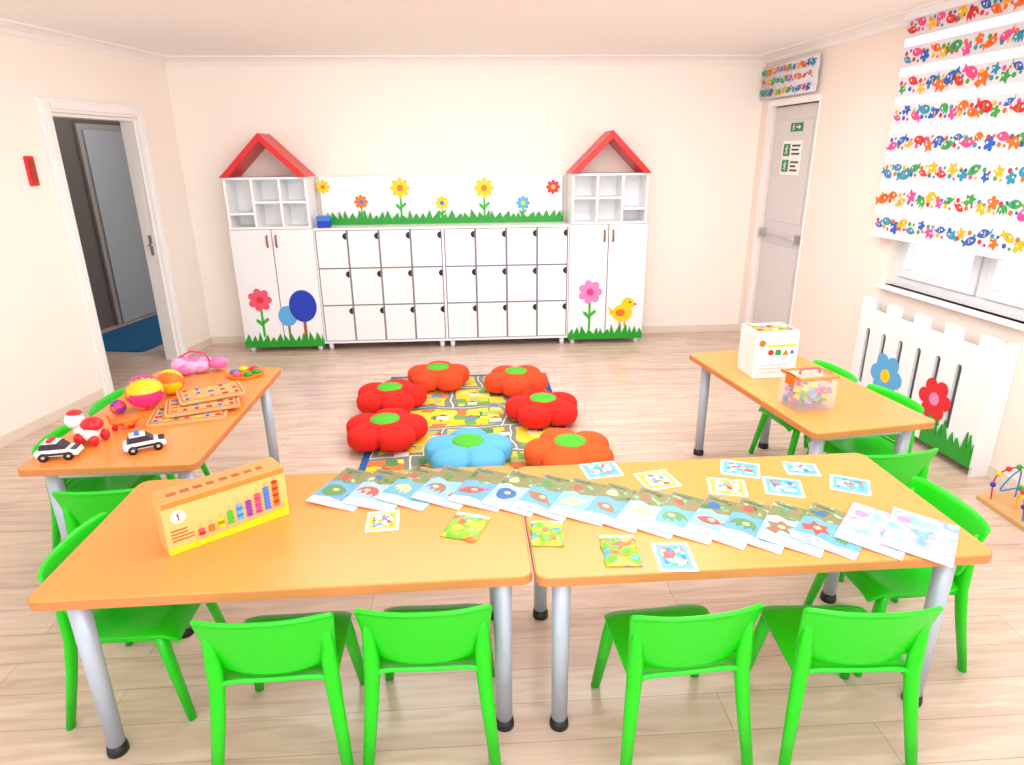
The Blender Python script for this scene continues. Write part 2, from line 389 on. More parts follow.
b = MB(); bb = MB(); rr = random.Random(8); z = 1.225
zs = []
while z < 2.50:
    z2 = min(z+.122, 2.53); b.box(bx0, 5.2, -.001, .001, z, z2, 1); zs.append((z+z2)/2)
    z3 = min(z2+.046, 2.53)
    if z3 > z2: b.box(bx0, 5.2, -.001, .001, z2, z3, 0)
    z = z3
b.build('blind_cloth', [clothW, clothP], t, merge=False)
for zz in zs: prints(bb, bx0, 3.9, zz, .046, rr, .082, -.002, .016)
bb.build('printed_animals', palw, t, merge=False)
b = MB(); b.box(bx0-.005, 5.2, -.014, .014, 1.195, 1.225); b.build('bottom_bar', whiteM, t, bevel=.005)
b = MB(); b.box(bx0-.005, 5.2, -.03, .05, 2.50, 2.548); b.build('head_rail', whiteM, t, bevel=.005)
vx0, vz0 = onwall(757, 93, RW, -.035); vx1, vz1 = onwall(818, 76, RW, -.035)
t = rthing('valance', 'folded blind printed with coloured animals above the grey door', 'blind', 0, 0, -.035)
vz = 2.19; va = max(vx0, .05); vh = .27
b = MB(); b.grid(lambda u_, v_: (va+(vx1-va)*(u_+1)/2, -.004*math.cos(v_*7), vz+vh/2*(1+v_)), 2, 24); b.build('blind_cloth', M('valance_cloth', (228, 228, 234), .8), t, solid=.003)
b = MB()
for zz in (vz+.048, vz+.135, vz+.222): prints(b, va, vx1, zz, .038, rr, .076, -.0065)
b.build('printed_animals', palw, t, merge=False)

# window
b = MB(); fw = .06
b.box(W0, W1, .05, .12, WZ0, WZ0+fw); b.box(W0, W1, .05, .12, WZ1-fw, WZ1)
for x in (W0, W0+.72, W0+1.44, W0+2.16, W1-fw): b.box(x, x+fw, .05, .12, WZ0+fw, WZ1-fw)
w = struct(b.build('window_1', frameM, None, (*RW[0], 0), RW[1], bevel=.004))
xs = [W0+fw, W0+.72+fw, W0+1.44+fw, W0+2.16+fw]; xe = [W0+.72, W0+1.44, W0+2.16, W1-fw]
for p, q in zip(xs, xe):
    b = MB(); b.box(p+.004, q-.004, .035, .105, WZ0+fw+.004, WZ0+fw+.055); b.box(p+.004, p+.055, .035, .105, WZ0+fw+.055, WZ1-fw); b.box(q-.055, q-.004, .035, .105, WZ0+fw+.055, WZ1-fw)
    sa = b.build('sash', frameM, w, bevel=.006)
    b = MB(); b.box(p+.055, q-.055, .07, .074, WZ0+fw+.055, WZ1-fw); b.build('pane', glassM, sa)
b = MB(); b.box(W0-.03, W1+.06, -.055, .05, WZ0-.022, WZ0); b.build('window_sill', trimM, w, bevel=.006)

# red holder on the left wall
x, z = onwall(33, 171, LW, -.02)
o, a = LW; p = Vector((o[0], o[1], 0))+Vector((math.cos(a), math.sin(a), 0))*x
t = thing('wall_holder', 'small red wall holder left of the open doorway', 'holder', (p.x, p.y, z), a)
b = MB(); b.box(-.036, .036, -.02, 0, -.095, .095); b.build('frame', redM, t, bevel=.008)
b = MB(); b.box(-.018, .018, -.024, -.02, -.07, .07); b.build('insert', M('dull_red', (170, 60, 50), .5), t)

# radiator cover
CO = -.13
cxa = onwall(863, 300, RW, CO)[0]; cxb = onwall(1003, 332, RW, CO)[0]; CH = .80
t = rthing('radiator_cover', 'white castle topped radiator cover with slots under the window', 'radiator cover', 0, 0, CO)
b = MB(); L_ = cxb-cxa; n = 9; pit_ = L_/n
zb0, zt0 = .20, .60; sw = .021                       # slots with rounded ends, half width sw
b.box(cxa, cxb, 0, .018, .06, zb0); b.box(cxa, cxb, 0, .018, zt0, .73)
sl = [cxa+.11+k*.165 for k in range(6) if cxa+.11+k*.165 < cxb-.22]
prev = cxa
for xs_ in sl:
    b.box(prev, xs_-sw, 0, .018, zb0, zt0); prev = xs_+sw
    for zc, sg in ((zt0, 1), (zb0, -1)):
        b.prism([(xs_-sw, zc)]+[(xs_-sw*math.cos(R(q)), zc-sg*sw*1.02+sg*sw*math.sin(R(q))) for q in range(0, 181, 15)]+[(xs_+sw, zc)], 0, .018)
b.box(prev, cxb, 0, .018, zb0, zt0)
for k in range(n):
    if k % 2 == 0: b.box(cxa+k*pit_, cxa+(k+1)*pit_, 0, .018, .73, CH)
b.build('front_panel', whiteM, t)
for x in (cxa, cxb-.018):
    b = MB(); b.box(x, x+.018, .018, .128, 0, CH-.02); b.build('end_panel', whiteM, t)
b = MB(); b.box(cxa+.05, cxb-.05, .06, .1, .12, .7); b.build('radiator_body', M('radiator_shade', (196, 196, 202), .5), t)
def wall_flower(t, fr, off, u, v, rpx, pet, cen, stemto=None, k=6, x_off=0, z_off=0, deep=.3, y=-.004):
    x, z = onwall(u, v, fr, off); x2, _ = onwall(u+rpx, v, fr, off); r = abs(x2-x); x -= x_off; z -= z_off
    if stemto is not None:
        b = MB(); b.box(x-r*.1, x+r*.1, y+.001, y+.003, stemto-z_off, z); 
        m = (stemto-z_off+z-r)/2
        b.prism([(x, m-.01), (x+r*.55, m+r*.35), (x+r*.5, m+r*.6), (x+r*.15, m+r*.4)], y+.001, y+.003); b.prism([(x, m-.03), (x-r*.55, m+r*.25), (x-r*.5, m+r*.5), (x-r*.15, m+r*.3)], y+.001, y+.003)
        b.build('flower_stem', leafM, t)
    b = MB(); b.prism(petals(x, z, r, k, deep), y-.002, y+.001); f = b.build('flower_petals', pet, t)
    b = MB(); b.prism(circ(x, z, r*.3), y-.004, y-.002); b.build('flower_centre', cen, f)
gx0 = onwall(916, 450, RW, CO-.01)[0]
b = MB(); b.prism(grass(gx0, cxb, .06, .2, .05, 5), -.01, -.001); b.build('grass_panel', grassM, t)
wall_flower(t, RW, CO, 886, 376, 17, lblM, yelM, .1, 6)
wall_flower(t, RW, CO, 935, 399, 18, rdM, lilM, .1, 6)

# bead maze on the floor at the right
t = thing('bead_maze', 'wooden bead maze with red and blue wires on the floor beside radiator cover', 'toy', (2.74, 2.73, 0))
b = MB(); b.prismz(rrect(.24, .36, .02), 0, .025); b.build('base_board', woodM, t, bevel=.004)
for k, (m, pts) in enumerate(((rdM, [(-.08, .12, .02), (-.08, .12, .16), (-.02, .05, .24), (.03, -.04, .2), (.03, -.1, .02)]), (blM, [(-.09, -.1, .02), (-.09, -.08, .12), (-.05, 0, .15), (-.08, .08, .1), (.05, .13, .18), (.06, .13, .02)]), (yelM, [(.08, -.13, .02), (.06, -.12, .2), (-.04, -.1, .22), (-.06, -.02, .14), (-.03, .02, .02)]))):
    b = MB(); sm = []
    for i in range(len(pts)-1):
        p, q = Vector(pts[i]), Vector(pts[i+1]); p0 = Vector(pts[max(i-1, 0)]); q1 = Vector(pts[min(i+2, len(pts)-1)])
        for s in range(8):
            h = s/8; sm.append(.5*((2*p)+(-p0+q)*h+(2*p0-5*p+4*q-q1)*h*h+(-p0+3*p-3*q+q1)*h**3))
    sm.append(Vector(pts[-1])); b.tube(sm, .004, 8); b.build('wire', m, t)
    for j, mm in zip((5, 9, 12, 15), (dblM, yelM, rdM, grassM)):
        b = MB(); b.ell(sm[j+k], (.014, .014, .014), 0, 14, 8); b.build('bead', mm, t)

# ------------------------------------------------------------------ storage wall
YF = 6.02; FW = ((0, YF), 0.0); ZT = 1.135
def locker(x0, x1, label):
    t = thing('locker_unit', label, 'lockers', ((x0+x1)/2, YF, 0), 0, 'white locker units'); w = (x1-x0)/2
    b = MB(); b.box(-w, w, .02, .34, .07, ZT, 0); b.box(-w, w, 0, .02, ZT-.018, ZT, 1); b.box(-w, w, 0, .02, .07, .088, 1); b.box(-w, -w+.010, 0, .02, .088, ZT-.018, 1); b.box(w-.010, w, 0, .02, .088, ZT-.018, 1)
    b.box(-w, w, .0, .34, ZT, ZT+.0005, 1)
    b.build('carcass', [gapM, whiteM], t)
    cw = (2*w-.020)/4; rh = (ZT-.106)/3
    for i in range(4):
        for j in range(3):
            xa = -w+.010+i*cw; za = .088+j*rh
            b = MB(); b.box(xa+.0085, xa+cw-.0085, .010, .0195, za+.0065, za+rh-.0065); d = b.build('locker_door', whiteM, t, bevel=.002)
            hx, hz = xa+cw-.0085, za+rh-.055
            b = MB(); b.prism([(hx, hz+.03)]+[(hx-.033*math.cos(R(a)), hz-.03*math.sin(R(a))) for a in range(-80, 91, 17)], .0075, .011)
            b.build('handle_cutout', blackM, d)
    for x in (-w+.05, w-.05):
        for y in (.04, .3):
            b = MB(); b.tube([(x, y, 0), (x, y, .07)], [.02, .026], 12); b.build('foot', whiteM, t)
locker(-1.43, -.278, 'white twelve door locker unit beside the cabinet with blue trees')
locker(-.278, .875, 'white twelve door locker unit beside the cabinet with yellow chick')
def tall(x0, x1, label):
    t = thing('tall_cabinet', label, 'cabinet', ((x0+x1)/2, YF, 0), 0, 'white house shaped cabinets'); w = (x1-x0)/2
    b = MB(); b.box(-w, w, .02, .34, .06, ZT, 0); b.box(-w+.002, w-.002, .0185, .02, .062, ZT-.002, 1); b.build('carcass', [whiteM, gapM], t)
    for s in (-1, 1):
        b = MB(); b.box(min(s*.004, s*w), max(s*.004, s*w), 0, .018, .065, ZT-.004); d = b.build('cabinet_door', whiteM, t, bevel=.003)
        b = MB(); b.tube([(s*.04, 0, .98), (s*.04, -.02, .985), (s*.04, -.02, 1.075), (s*.04, 0, 1.08)], .008, 8); b.build('handle', brownM, d)
    for x in (-w+.05, w-.05):
        for y in (.04, .3):
            b = MB(); b.tube([(x, y, 0), (x, y, .06)], [.02, .026], 12); b.build('foot', whiteM, t)
    b = MB(); b.prism(grass(-w, w, .05, .15, .055, int(abs(x0*100))), -.008, -.001); b.build('grass_panel', grassM, t)
    return t, (x0+x1)/2
xl0, xl1, xr0, xr1 = -2.165, -1.435, .880, 1.60
t, xc = tall(xl0, xl1, 'white tall cabinet with pink flower and blue tree pictures')
wall_flower(t, FW, 0, 260, 300, 12, pinkM, rdM, .15, 7, x_off=xc)
x, z = onwall(303, 306, FW); x -= xc
b = MB(); b.box(x-.014, x+.014, -.003, -.001, .12, z); b.build('tree_trunk', brownM, t)
b = MB(); b.prism(circ(x, z, .125, .15), -.007, -.003); b.build('tree_crown', dblM, t)
x, z = onwall(288, 316, FW); x -= xc
b = MB(); b.box(x-.01, x+.01, -.003, -.001, .12, z); b.build('tree_trunk', brownM, t)
b = MB(); b.prism(circ(x, z, .085, .095), -.006, -.003); b.build('tree_crown', lblM, t)
t, xc = tall(xr0, xr1, 'white tall cabinet with lilac flower and yellow chick pictures')
wall_flower(t, FW, 0, 590, 292, 12, lilM, hpinkM, .15, 7, x_off=xc)
x, z = onwall(622, 313, FW); x -= xc
b = MB(); b.prism(circ(x, z, .095, .085), -.006, -.003); b.prism(circ(x+.05, z+.09, .06), -.007, -.003); b.prism([(x-.08, z+.02), (x-.14, z+.07), (x-.11, z-.03)], -.006, -.003)
c = b.build('chick_body', yelM, t)
b = MB(); b.prism([(x+.105, z+.1), (x+.145, z+.085), (x+.105, z+.07)], -.007, -.003); b.box(x-.03, x-.02, -.006, -.003, z-.13, z-.08); b.box(x+.02, x+.03, -.006, -.003, z-.13, z-.08); b.build('beak_and_legs', orM, c)
b = MB(); b.prism(circ(x-.02, z+.005, .045, .035), -.009, -.006); b.build('wing', orM, c)
b = MB(); b.prism(circ(x+.07, z+.105, .01), -.009, -.007); b.build('eye', blackM, c)

def house(xc, w, label, mir):
    t = thing('cubby_house', label, 'shelf', (xc, YF, ZT+.001), 0, 'red roofed cubby houses'); hh = .44; w /= 2; th = .018
    b = MB(); b.box(-w, w, .26, .325, 0, hh)
    b.box(-w, w, 0, .26, 0, th); b.box(-w, w, 0, .26, hh-th, hh)
    for x in (-w, -w/3-.009, w/3-.009, w-th): b.box(x, x+th, .003, .26, th, hh-th)
    b.build('shelf_case', cubM, t)
    spans = [(-w/3+.009, w/3-.009, .52), (w/3+.009, w-th, .52)] if mir > 0 else [(-w+th, -w/3-.009, .52), (-w/3+.009, w/3-.009, .52)]
    for x0, x1, q in spans:
        b = MB(); b.box(x0, x1, .006, .26, hh*q-.009, hh*q+.009); b.build('middle_shelf', cubM, t)
    x0 = -w+th if mir > 0 else w/3+.009
    b = MB(); b.box(x0, x0+w*2/3-.027, .006, .26, hh*.3-.009, hh*.3+.009); b.build('middle_shelf', cubM, t)
    for s in (-1, 1):
        b = MB(); e = w+.018; ah = .36; T = .068
        b.prism([(s*e, hh), (0, hh+ah), (0, hh+ah-T), (s*(e-T*1.05), hh)], -.03, .335); b.build('roof_board', redM, t, bevel=.003)
house((xl0+xl1)/2, .71, 'white cubby shelf with red roof on the cabinet with blue trees', 1)
house((xr0+xr1)/2, .69, 'white cubby shelf with red roof on the cabinet with the chick', -1)

# backboard on top of the lockers
t = thing('backboard', 'glossy white board with grass and flower cutouts above the lockers', 'panel', (0, 6.325, ZT+.001))
BB = ((0, 6.325), 0.0)
b = MB(); b.box(-1.40, .845, 0, .03, 0, .43); b.build('board', whiteG, t, bevel=.003)
gx0 = onwall(327, 226, BB)[0]; gx1 = onwall(563, 224, BB)[0]
b = MB(); b.prism(grass(gx0, gx1, 0, .13, .06, 3), -.02, -.008); b.build('grass_panel', grassM, t)
for u, v, r, pm, cm, st in ((400, 188, 10, yelM, orM, 1), (484, 188, 10, yelM, orM, 1), (361, 202, 7, orM, blM, 1), (442, 203, 7, yelM, blM, 1), (523, 203, 7, lblM, yelM, 1), (323, 187, 7, yelM, orM, 0), (553, 187, 7, rdM, yelM, 0)):
    wall_flower(t, BB, 0, u, v, r, pm, cm, (ZT+.05 if st else None), 8, z_off=ZT, deep=.4)
t = thing('storage_box', 'two tone blue box on the left end of the lockers', 'box', (-1.345, 6.12, ZT+.001))
b = MB(); b.box(-.055, .055, -.05, .05, 0, .055); b.build('box_base', dblM, t, bevel=.004)
b = MB(); b.box(-.058, .058, -.053, .053, .055, .10); b.build('box_lid', blM, t, bevel=.004)

# ------------------------------------------------------------------ rug and cushions
t = thing('rug', 'play rug printed with roads and a town, blue border', 'rug', (-.07, 4.2, 0))
b = MB(); b.box(-.645, .645, -.96, .96, 0, .008)
b.build('border', M('rug_border', (40, 100, 176), .95, var=.3, nscale=40), t)
b = MB(); b.box(-.60, .60, -.915, .915, .008, .0105); b.build('road_map', rugM, t)
rr = random.Random(21)
rhm = [M('rug_red', (206, 60, 48), .95), M('rug_white', (240, 236, 224), .95), M('rug_brown', (170, 110, 60), .95), M('rug_blue', (90, 150, 200), .95)]
for i in range(5):
    for j in range(7):
        x = -.46+i*.23+rr.uniform(-.05, .05); y = -.78+j*.26+rr.uniform(-.05, .05); s = rr.uniform(.030, .045)
        b = MB(); b.prismz([(x-s, y-s), (x+s, y-s), (x+s, y+s*.4), (x-s, y+s*.4)], .0105, .0112, rr.choice((1, 3, 1))); b.prismz([(x-s*1.2, y+s*.4), (x+s*1.2, y+s*.4), (x, y+s*1.3)], .0105, .0112, rr.choice((0, 2, 0)))
        b.build('printed_house', rhm, t)
def pouf(u, v, m, rad, label, rot, cm=grF):
    Hh = .158; p = atz(u, v, Hh)
    t = thing('flower_cushion', label, 'cushion', (p.x, p.y, .0113), rot, 'flower floor cushions')
    b = MB(); nt, nv = 90, 18; vs = []
    for i in range(nv+1):
        ph = -PI/2+PI*i/nv
        for j in range(nt):
            th = 2*PI*j/nt; lob = abs(math.cos(2.5*th))**.55
            cr = abs(math.cos(ph))**.48; rr_ = rad*(.74+.28*lob)*cr
            q = min(1, max(0, (cr-.40)/.35)); lz = 1-(1-(.72+.28*lob))*q
            zz = Hh/2+Hh/2*math.copysign(abs(math.sin(ph))**.68, math.sin(ph))*lz
            vs.append((rr_*math.cos(th), rr_*math.sin(th), zz))
    zmin = min(q[2] for q in vs); vs = [(x, y, z-zmin) for x, y, z in vs]
    fs = [(i*nt+j, i*nt+(j+1) % nt, (i+1)*nt+(j+1) % nt, (i+1)*nt+j) for i in range(nv) for j in range(nt)]
    b.add(vs, fs, 0, True); b.build('petals', m, t)
    b = MB(); b.ell((0, 0, Hh*.965), (rad*.36, rad*.36, .022), 0, 28, 10); b.build('flower_centre', cm, t)
pouf(438, 368, orF, .248, 'orange red flower cushion at the far left end of the rug', .3)
pouf(516, 372, orF, .248, 'orange red flower cushion at the far right end of the rug', .9)
pouf(390, 388, redF, .258, 'deep red flower cushion second from the lockers on the left', .1)
pouf(543, 399, redF, .258, 'deep red flower cushion second from the lockers on the right', .5)
pouf(385, 420, redF, .265, 'deep red flower cushion nearest the tables on the left', .2)
pouf(570, 442, orF2, .265, 'orange flower cushion on the right behind the front tables', .6)
pouf(468, 442, blF, .265, 'light blue flower cushion at the near end of the rug', .3)

# ------------------------------------------------------------------ tables
TH = .626
def table(cx, cy, w, d, rz, label, h=TH):
    t = thing('table', label, 'table', (cx, cy, 0), rz, 'orange topped classroom tables')
    b = MB(); b.prismz(rrect(w-.006, d-.006, .035, 8), h-.03, h); b.build('tabletop', orangeM, t, bevel=.003)
    b = MB(); b.prismz(rrect(w, d, .038, 8), h-.029, h-.003); b.build('edge_band', edgeM, t)
    b = MB(); a, c = w/2-.085, d/2-.085
    b.box(-a, a, -c-.012, -c+.012, h-.075, h-.03); b.box(-a, a, c-.012, c+.012, h-.075, h-.03); b.box(-a-.012, -a+.012, -c, c, h-.075, h-.03); b.box(a-.012, a+.012, -c, c, h-.075, h-.03)
    b.build('frame', steelM, t)
    for sx in (-1, 1):
        for sy in (-1, 1):
            b = MB(); b.tube([(sx*a, sy*c, .03), (sx*a, sy*c, h-.03)], [.0255, .029], 20); lg = b.build('leg', steelM, t)
            b = MB(); b.tube([(sx*a, sy*c, 0), (sx*a, sy*c, .012), (sx*a, sy*c, .035)], [.031, .031, .027], 20); b.build('foot_cap', blackM, lg)
table(-.553, 1.880, 1.380, .70, R(.8), 'orange table at the front left holding the toy box')
table(.826, 1.885, 1.366, .70, R(.8), 'orange table at the front right covered with booklets and cards')
table(-1.4425, 2.95, .685, 1.22, 0, 'orange table at the left crowded with toys')
table(1.6275, 3.065, .607, 1.207, R(7.8), 'orange table at the right holding box and clear tub')

# ------------------------------------------------------------------ chairs
def make_chair():
    t = thing('child_chair', '', 'chair', (0, 0, 0), 0, 'green plastic classroom chairs')
    def corner(v, k=.14, s=.5): return 1-k*max(0, (abs(v)-s)/(1-s))**2.6
    def back(u, v):
        hw = (.181+.010*v)*corner(v, .03 if v > 0 else .05, .82 if v > 0 else .6)
        z = .482+.099*v-(.020*(1-u*u) if v < 0 else 0)*abs(v)-(.006*abs(u)**10*max(v, 0))
        roll = -.008*max(0, (v-.8)/.2)**2
        return (hw*u, -.140-.034*(1-abs(u)**2.6)-.026*v+roll, z)
    b = MB(); b.grid(back, 28, 24); b.build('backrest', chairM, t, solid=.013, bevel=.004)
    def seat(u, v):
        y = .008+.168*v; hw = .172*corner(v, .10, .6)
        z = .338-.012*(1-u*u)*(1-v*v*.5)-(.035*((v-.65)/.35)**2 if v > .65 else 0)-.016*abs(u)**6+(.02*((-v-.75)/.25)**2 if v < -.75 else 0)
        return (hw*u, y, z)
    b = MB(); b.grid(seat, 18, 18); b.build('seat', chairM, t, solid=.015, bevel=.004)
    for s in (-1, 1):
        b = MB(); b.tube([(s*.162, -.156, .54), (s*.162, -.152, .47), (s*.160, -.150, .40), (s*.161, -.150, .33), (s*.170, -.165, .22), (s*.192, -.205, 0)], [.005, .013, .018, .018, .016, .0125], 20, 0, 1.3); b.build('leg', chairM, t)
        b = MB(); b.tube([(s*.148, .115, .325), (s*.156, .128, .26), (s*.180, .178, 0)], [.018, .018, .0125], 20, 0, 1.25); b.build('leg', chairM, t)
        b = MB(); b.tube([(s*.158, -.145, .314), (s*.152, .12, .308)], .012, 10); b.build('side_rail', chairM, t)
    return t
proto = make_chair()
chairs = [
    (-.605, 1.655, 1, 'green chair with back to camera, outermost at the front left table'),
    (-.165, 1.665, -1, 'green chair with back to camera, beside the joint of front left table'),
    (.57, 1.60, 4, 'green chair with back to camera, under the middle of the front right table'),
    (1.07, 1.575, -3, 'green chair with back to camera, beside the right corner leg of front tables'),
    (-1.15, 1.90, -90, 'green chair seen from the side at the left end of the front table'),
    (-1.42, 2.43, 3, 'green chair between the toy table and the front left table'),
    (-1.725, 2.81, -90, 'green chair on the wall side of the toy table, nearer the toy cars'),
    (-1.725, 3.245, -90, 'green chair on the wall side of the toy table, nearer the doorway'),
    (1.70, 2.50, 7, 'green chair at the near end of the right table'),
    (1.86, 3.375, 97, 'green chair on the window side of right table, beside the white box'),
    (1.935, 2.935, 98, 'green chair on the window side of right table, beside the clear tub'),
    (1.485, 1.935, 91, 'green chair at the right end of the front right table'),
]
for i, (x, y, a, lb) in enumerate(chairs):
    c = proto if i == 0 else dup(proto)
    c.location = (x, y, 0); c.rotation_euler = (0, 0, R(a)); c['label'] = lb

# ------------------------------------------------------------------ things on the front tables
# toy carton
A = atz(170, 557, TH); B = atz(290, 514, TH); dx, dy = B.x-A.x, B.y-A.y; Lb = math.hypot(dx, dy); ab = math.atan2(dy, dx)
t = thing('toy_carton', 'orange and yellow carton picturing a wooden ring counting toy', 'box', (A.x, A.y, TH), ab)
Hb = .175; Db = .10
b = MB(); b.box(0, Lb, 0, Db, 0, Hb-.004, 0); b.box(0, Lb, 0, Db, Hb-.004, Hb, 1); b.build('carton', [creamB, tanTop], t, bevel=.0015)
b = MB(); b.prism([(.002, .002), (Lb-.002, .002), (Lb-.002, .075), (Lb*.96, .036), (.002, .020)], -.001, 0, 0); b.build('yellow_print', yelM, t)
b = MB(); b.prism([(.080, .022), (Lb-.012, .034), (Lb-.012, .050), (.080, .038)], -.003, -.001); b.build('pictured_base', woodM, t)
pairs = [(rdM, pinkM), (orM, yelM), (yelM, orM), (leafM, grassM), (lblM, blM), (purM, lilM), (hpinkM, pinkM), (blM, dblM), (orM, rdM)]
for i in range(9):
    b = MB(); x = .092+i*.0292; zb = .036+.0014*i
    nr = 2+(i*7)//9
    b.box(x+.0035, x+.0085, -.0025, -.001, zb, zb+.016+nr*.0118, 2)
    for k in range(nr):
        b.prism(circ(x+.006, zb+.0065+k*.0115, .0105, .0060, 14), -.005, -.0015, k % 2)
    b.build('pictured_rings', [pairs[i][0], pairs[i][0] if i % 2 else pairs[i][1], woodM], t)
b = MB(); b.prism(circ(.042, .12, .02), -.002, 0); b.build('round_badge', boxW, t)
b = MB(); b.box(.0395, .0445, -.003, -.002, .108, .132); b.box(.036, .0395, -.003, -.002, .124, .128); b.build('numeral', brownM, t)
pm = M('carton_print_brown', (170, 96, 40), .4); rr = random.Random(2)
b = MB(); b.box(.002, Lb-.002, -.001, 0, Hb-.02, Hb-.003); b.build('title_strip', M('title_strip_orange', (226, 130, 50), .4), t)
for k in range(4):
    z0 = .042+k*.011; b = MB(); b.box(.015, .07+rr.uniform(-.01, .008), -.0015, 0, z0, z0+.004); b.build('printed_line', pm, t)
for k in range(8):
    x = .03+k*.038; b = MB(); b.box(x, x+rr.uniform(.018, .028), .035, .055, Hb, Hb+.001); b.build('printed_line', pm, t)
# booklets
def make_booklet():
    t = thing('booklet', '', 'booklet', (0, 0, 0), 0, 'picture booklets fanned across the front tables')
    b = MB(); b.box(-.092, .092, -.129, .129, 0, .003); b.build('pages', paperM, t)
    b = MB(); b.box(-.093, .093, -.130, .130, .003, .0034); b.build('cover', coverMs[0], t)
    b = MB(); b.prismz([(-.092, .018), (-.06, .036), (-.03, .022), (.02, .04), (.05, .024), (.092, .034), (.092, .129), (-.092, .129)], .0034, .0037); b.build('scenery_print', photoM, t)
    b = MB(); b.box(-.08, -.02, .104, .114, .0037, .0040); b.build('title_band', M('title_grey', (80, 86, 84), .3), t)
    b = MB(); b.prismz([(-.092, -.129), (.092, -.129), (.092, -.082), (.03, -.095), (-.03, -.08), (-.092, -.092)], .0034, .0037); b.build('lower_band', M('cover_white_band', (212, 224, 234), .25, var=.22, nscale=25), t)
    return t
bp = make_booklet()
cpos = [(350, 489), (384, 490), (418, 488), (452, 487), (487, 489), (521, 493), (554, 497), (587, 501), (621, 507), (655, 512), (690, 517), (725, 521), (760, 525), (796, 528), (833, 530), (876, 530), (921, 536)]
ordw = ['leftmost', 'second', 'third', 'fourth', 'fifth', 'sixth', 'seventh', 'eighth', 'ninth', 'tenth', 'eleventh', 'twelfth', 'thirteenth', 'fourteenth', 'fifteenth', 'sixteenth']
figM = [M('figure_green', (98, 154, 90), .22, var=.35, nscale=30), M('figure_blue', (56, 114, 182), .22, var=.35, nscale=30), M('figure_brown', (166, 122, 90), .22, var=.35, nscale=30), M('figure_red', (204, 92, 84), .22, var=.35, nscale=30), M('figure_cream', (228, 210, 164), .22, var=.35, nscale=30)]
def remat(ch, m):
    ch.data = ch.data.copy(); ch.data.materials.clear(); ch.data.materials.append(m)
for i, (u, v) in enumerate(cpos):
    c = bp if i == 0 else dup(bp)
rr = random.Random(31)
for i, c in enumerate([o for o in COL.objects if o.name.startswith('booklet')]):
    u, v = cpos[i]; p = atz(u, v, TH+.004)
    c.location = (p.x, p.y, TH+.0048); c.rotation_euler = (0, .05, R(-22-i*1.3+(3 if i % 3 == 1 else -2 if i % 4 == 2 else 0)))
    for ch in list(c.children):
        if ch.name.startswith('cover'): remat(ch, backM if i >= 15 else coverMs[(i*3) % 4])
        elif i >= 15 and (ch.name.startswith('scenery') or ch.name.startswith('title')): remat(ch, backM)
    for q in range(3):
        if i >= 15 and q != 1: continue
        kd = rr.choice((7, 4, 2, 6)) if q == 0 else rr.choice((7, 3, 4)); a = rr.uniform(-.6, .6); s = (.044, .024, .024)[q]
        ox, oy = ((-.042, -.035), (-.055, .065), (.035, -.055))[q]
        ex = rr.uniform(.8, 1.2)
        b = MB(); b.prismz([(ox+s*ex*(px*math.cos(a)-py*math.sin(a)), oy+s*(px*math.sin(a)+py*math.cos(a))) for px, py in shape(kd, 1)], .0038, .0042)
        f_ = b.build('figure_print', figM[(i*2+q*3+rr.randrange(2)) % 5] if i < 15 else lilM, c)
        if q == 0:
            b = MB(); b.prismz(circ(ox+rr.uniform(-.012, .012), oy+.006, .012, .010, 16), .0042, .0045); b.build('figure_face', figM[4], f_)
    c['label'] = ('pale blue backed booklet at the right end of the fanned row' if i == 16 else 'leftmost picture booklet in the row fanned across the front tables' if i == 0
                  else 'picture booklet, %s from the left in the row fanned across front tables' % ordw[i])
# cards in sleeves
cards = [
    (383, 521, cardO, yelCard, 4, .085, .10, 'small yellow edged card lying alone on the front left table'),
    (466, 527, cardG, grnCard, -22, .10, .13, 'crumpled green picture sachet right of the single yellow card'),
    (547, 534, cardG, grnCard, -5, .085, .12, 'crumpled green picture sachet just right of the joint between front tables'),
    (620, 551, cardG, grnCard, -3, .09, .14, 'large crumpled green picture sachet nearest the front edge of right table'),
    (674, 557, cardB, bluCard, -4, .09, .12, 'blue picture card beside the green sachet at the front edge'),
    (601, 470, cardB, bluCard, 8, .12, .10, 'blue picture card behind the booklets, leftmost of the back cards'),
    (657, 480, cardO, yelCard, 12, .11, .11, 'yellow edged card behind the booklets, left of the middle'),
    (727, 487, cardO, yelCard, -14, .11, .10, 'yellow edged card just behind booklets, beside blue cards'),
    (740, 469, cardB, bluCard, -22, .12, .10, 'blue picture card at the back edge of right table, near middle'),
    (783, 487, cardB, bluCard, -18, .11, .11, 'blue picture card just behind the booklets, right of yellow card'),
    (801, 469, cardB, bluCard, -14, .10, .08, 'small blue card at the back edge near the right table chairs'),
    (850, 485, cardB, bluCard, -28, .11, .10, 'blue picture card nearest the back right corner of front table'),
]
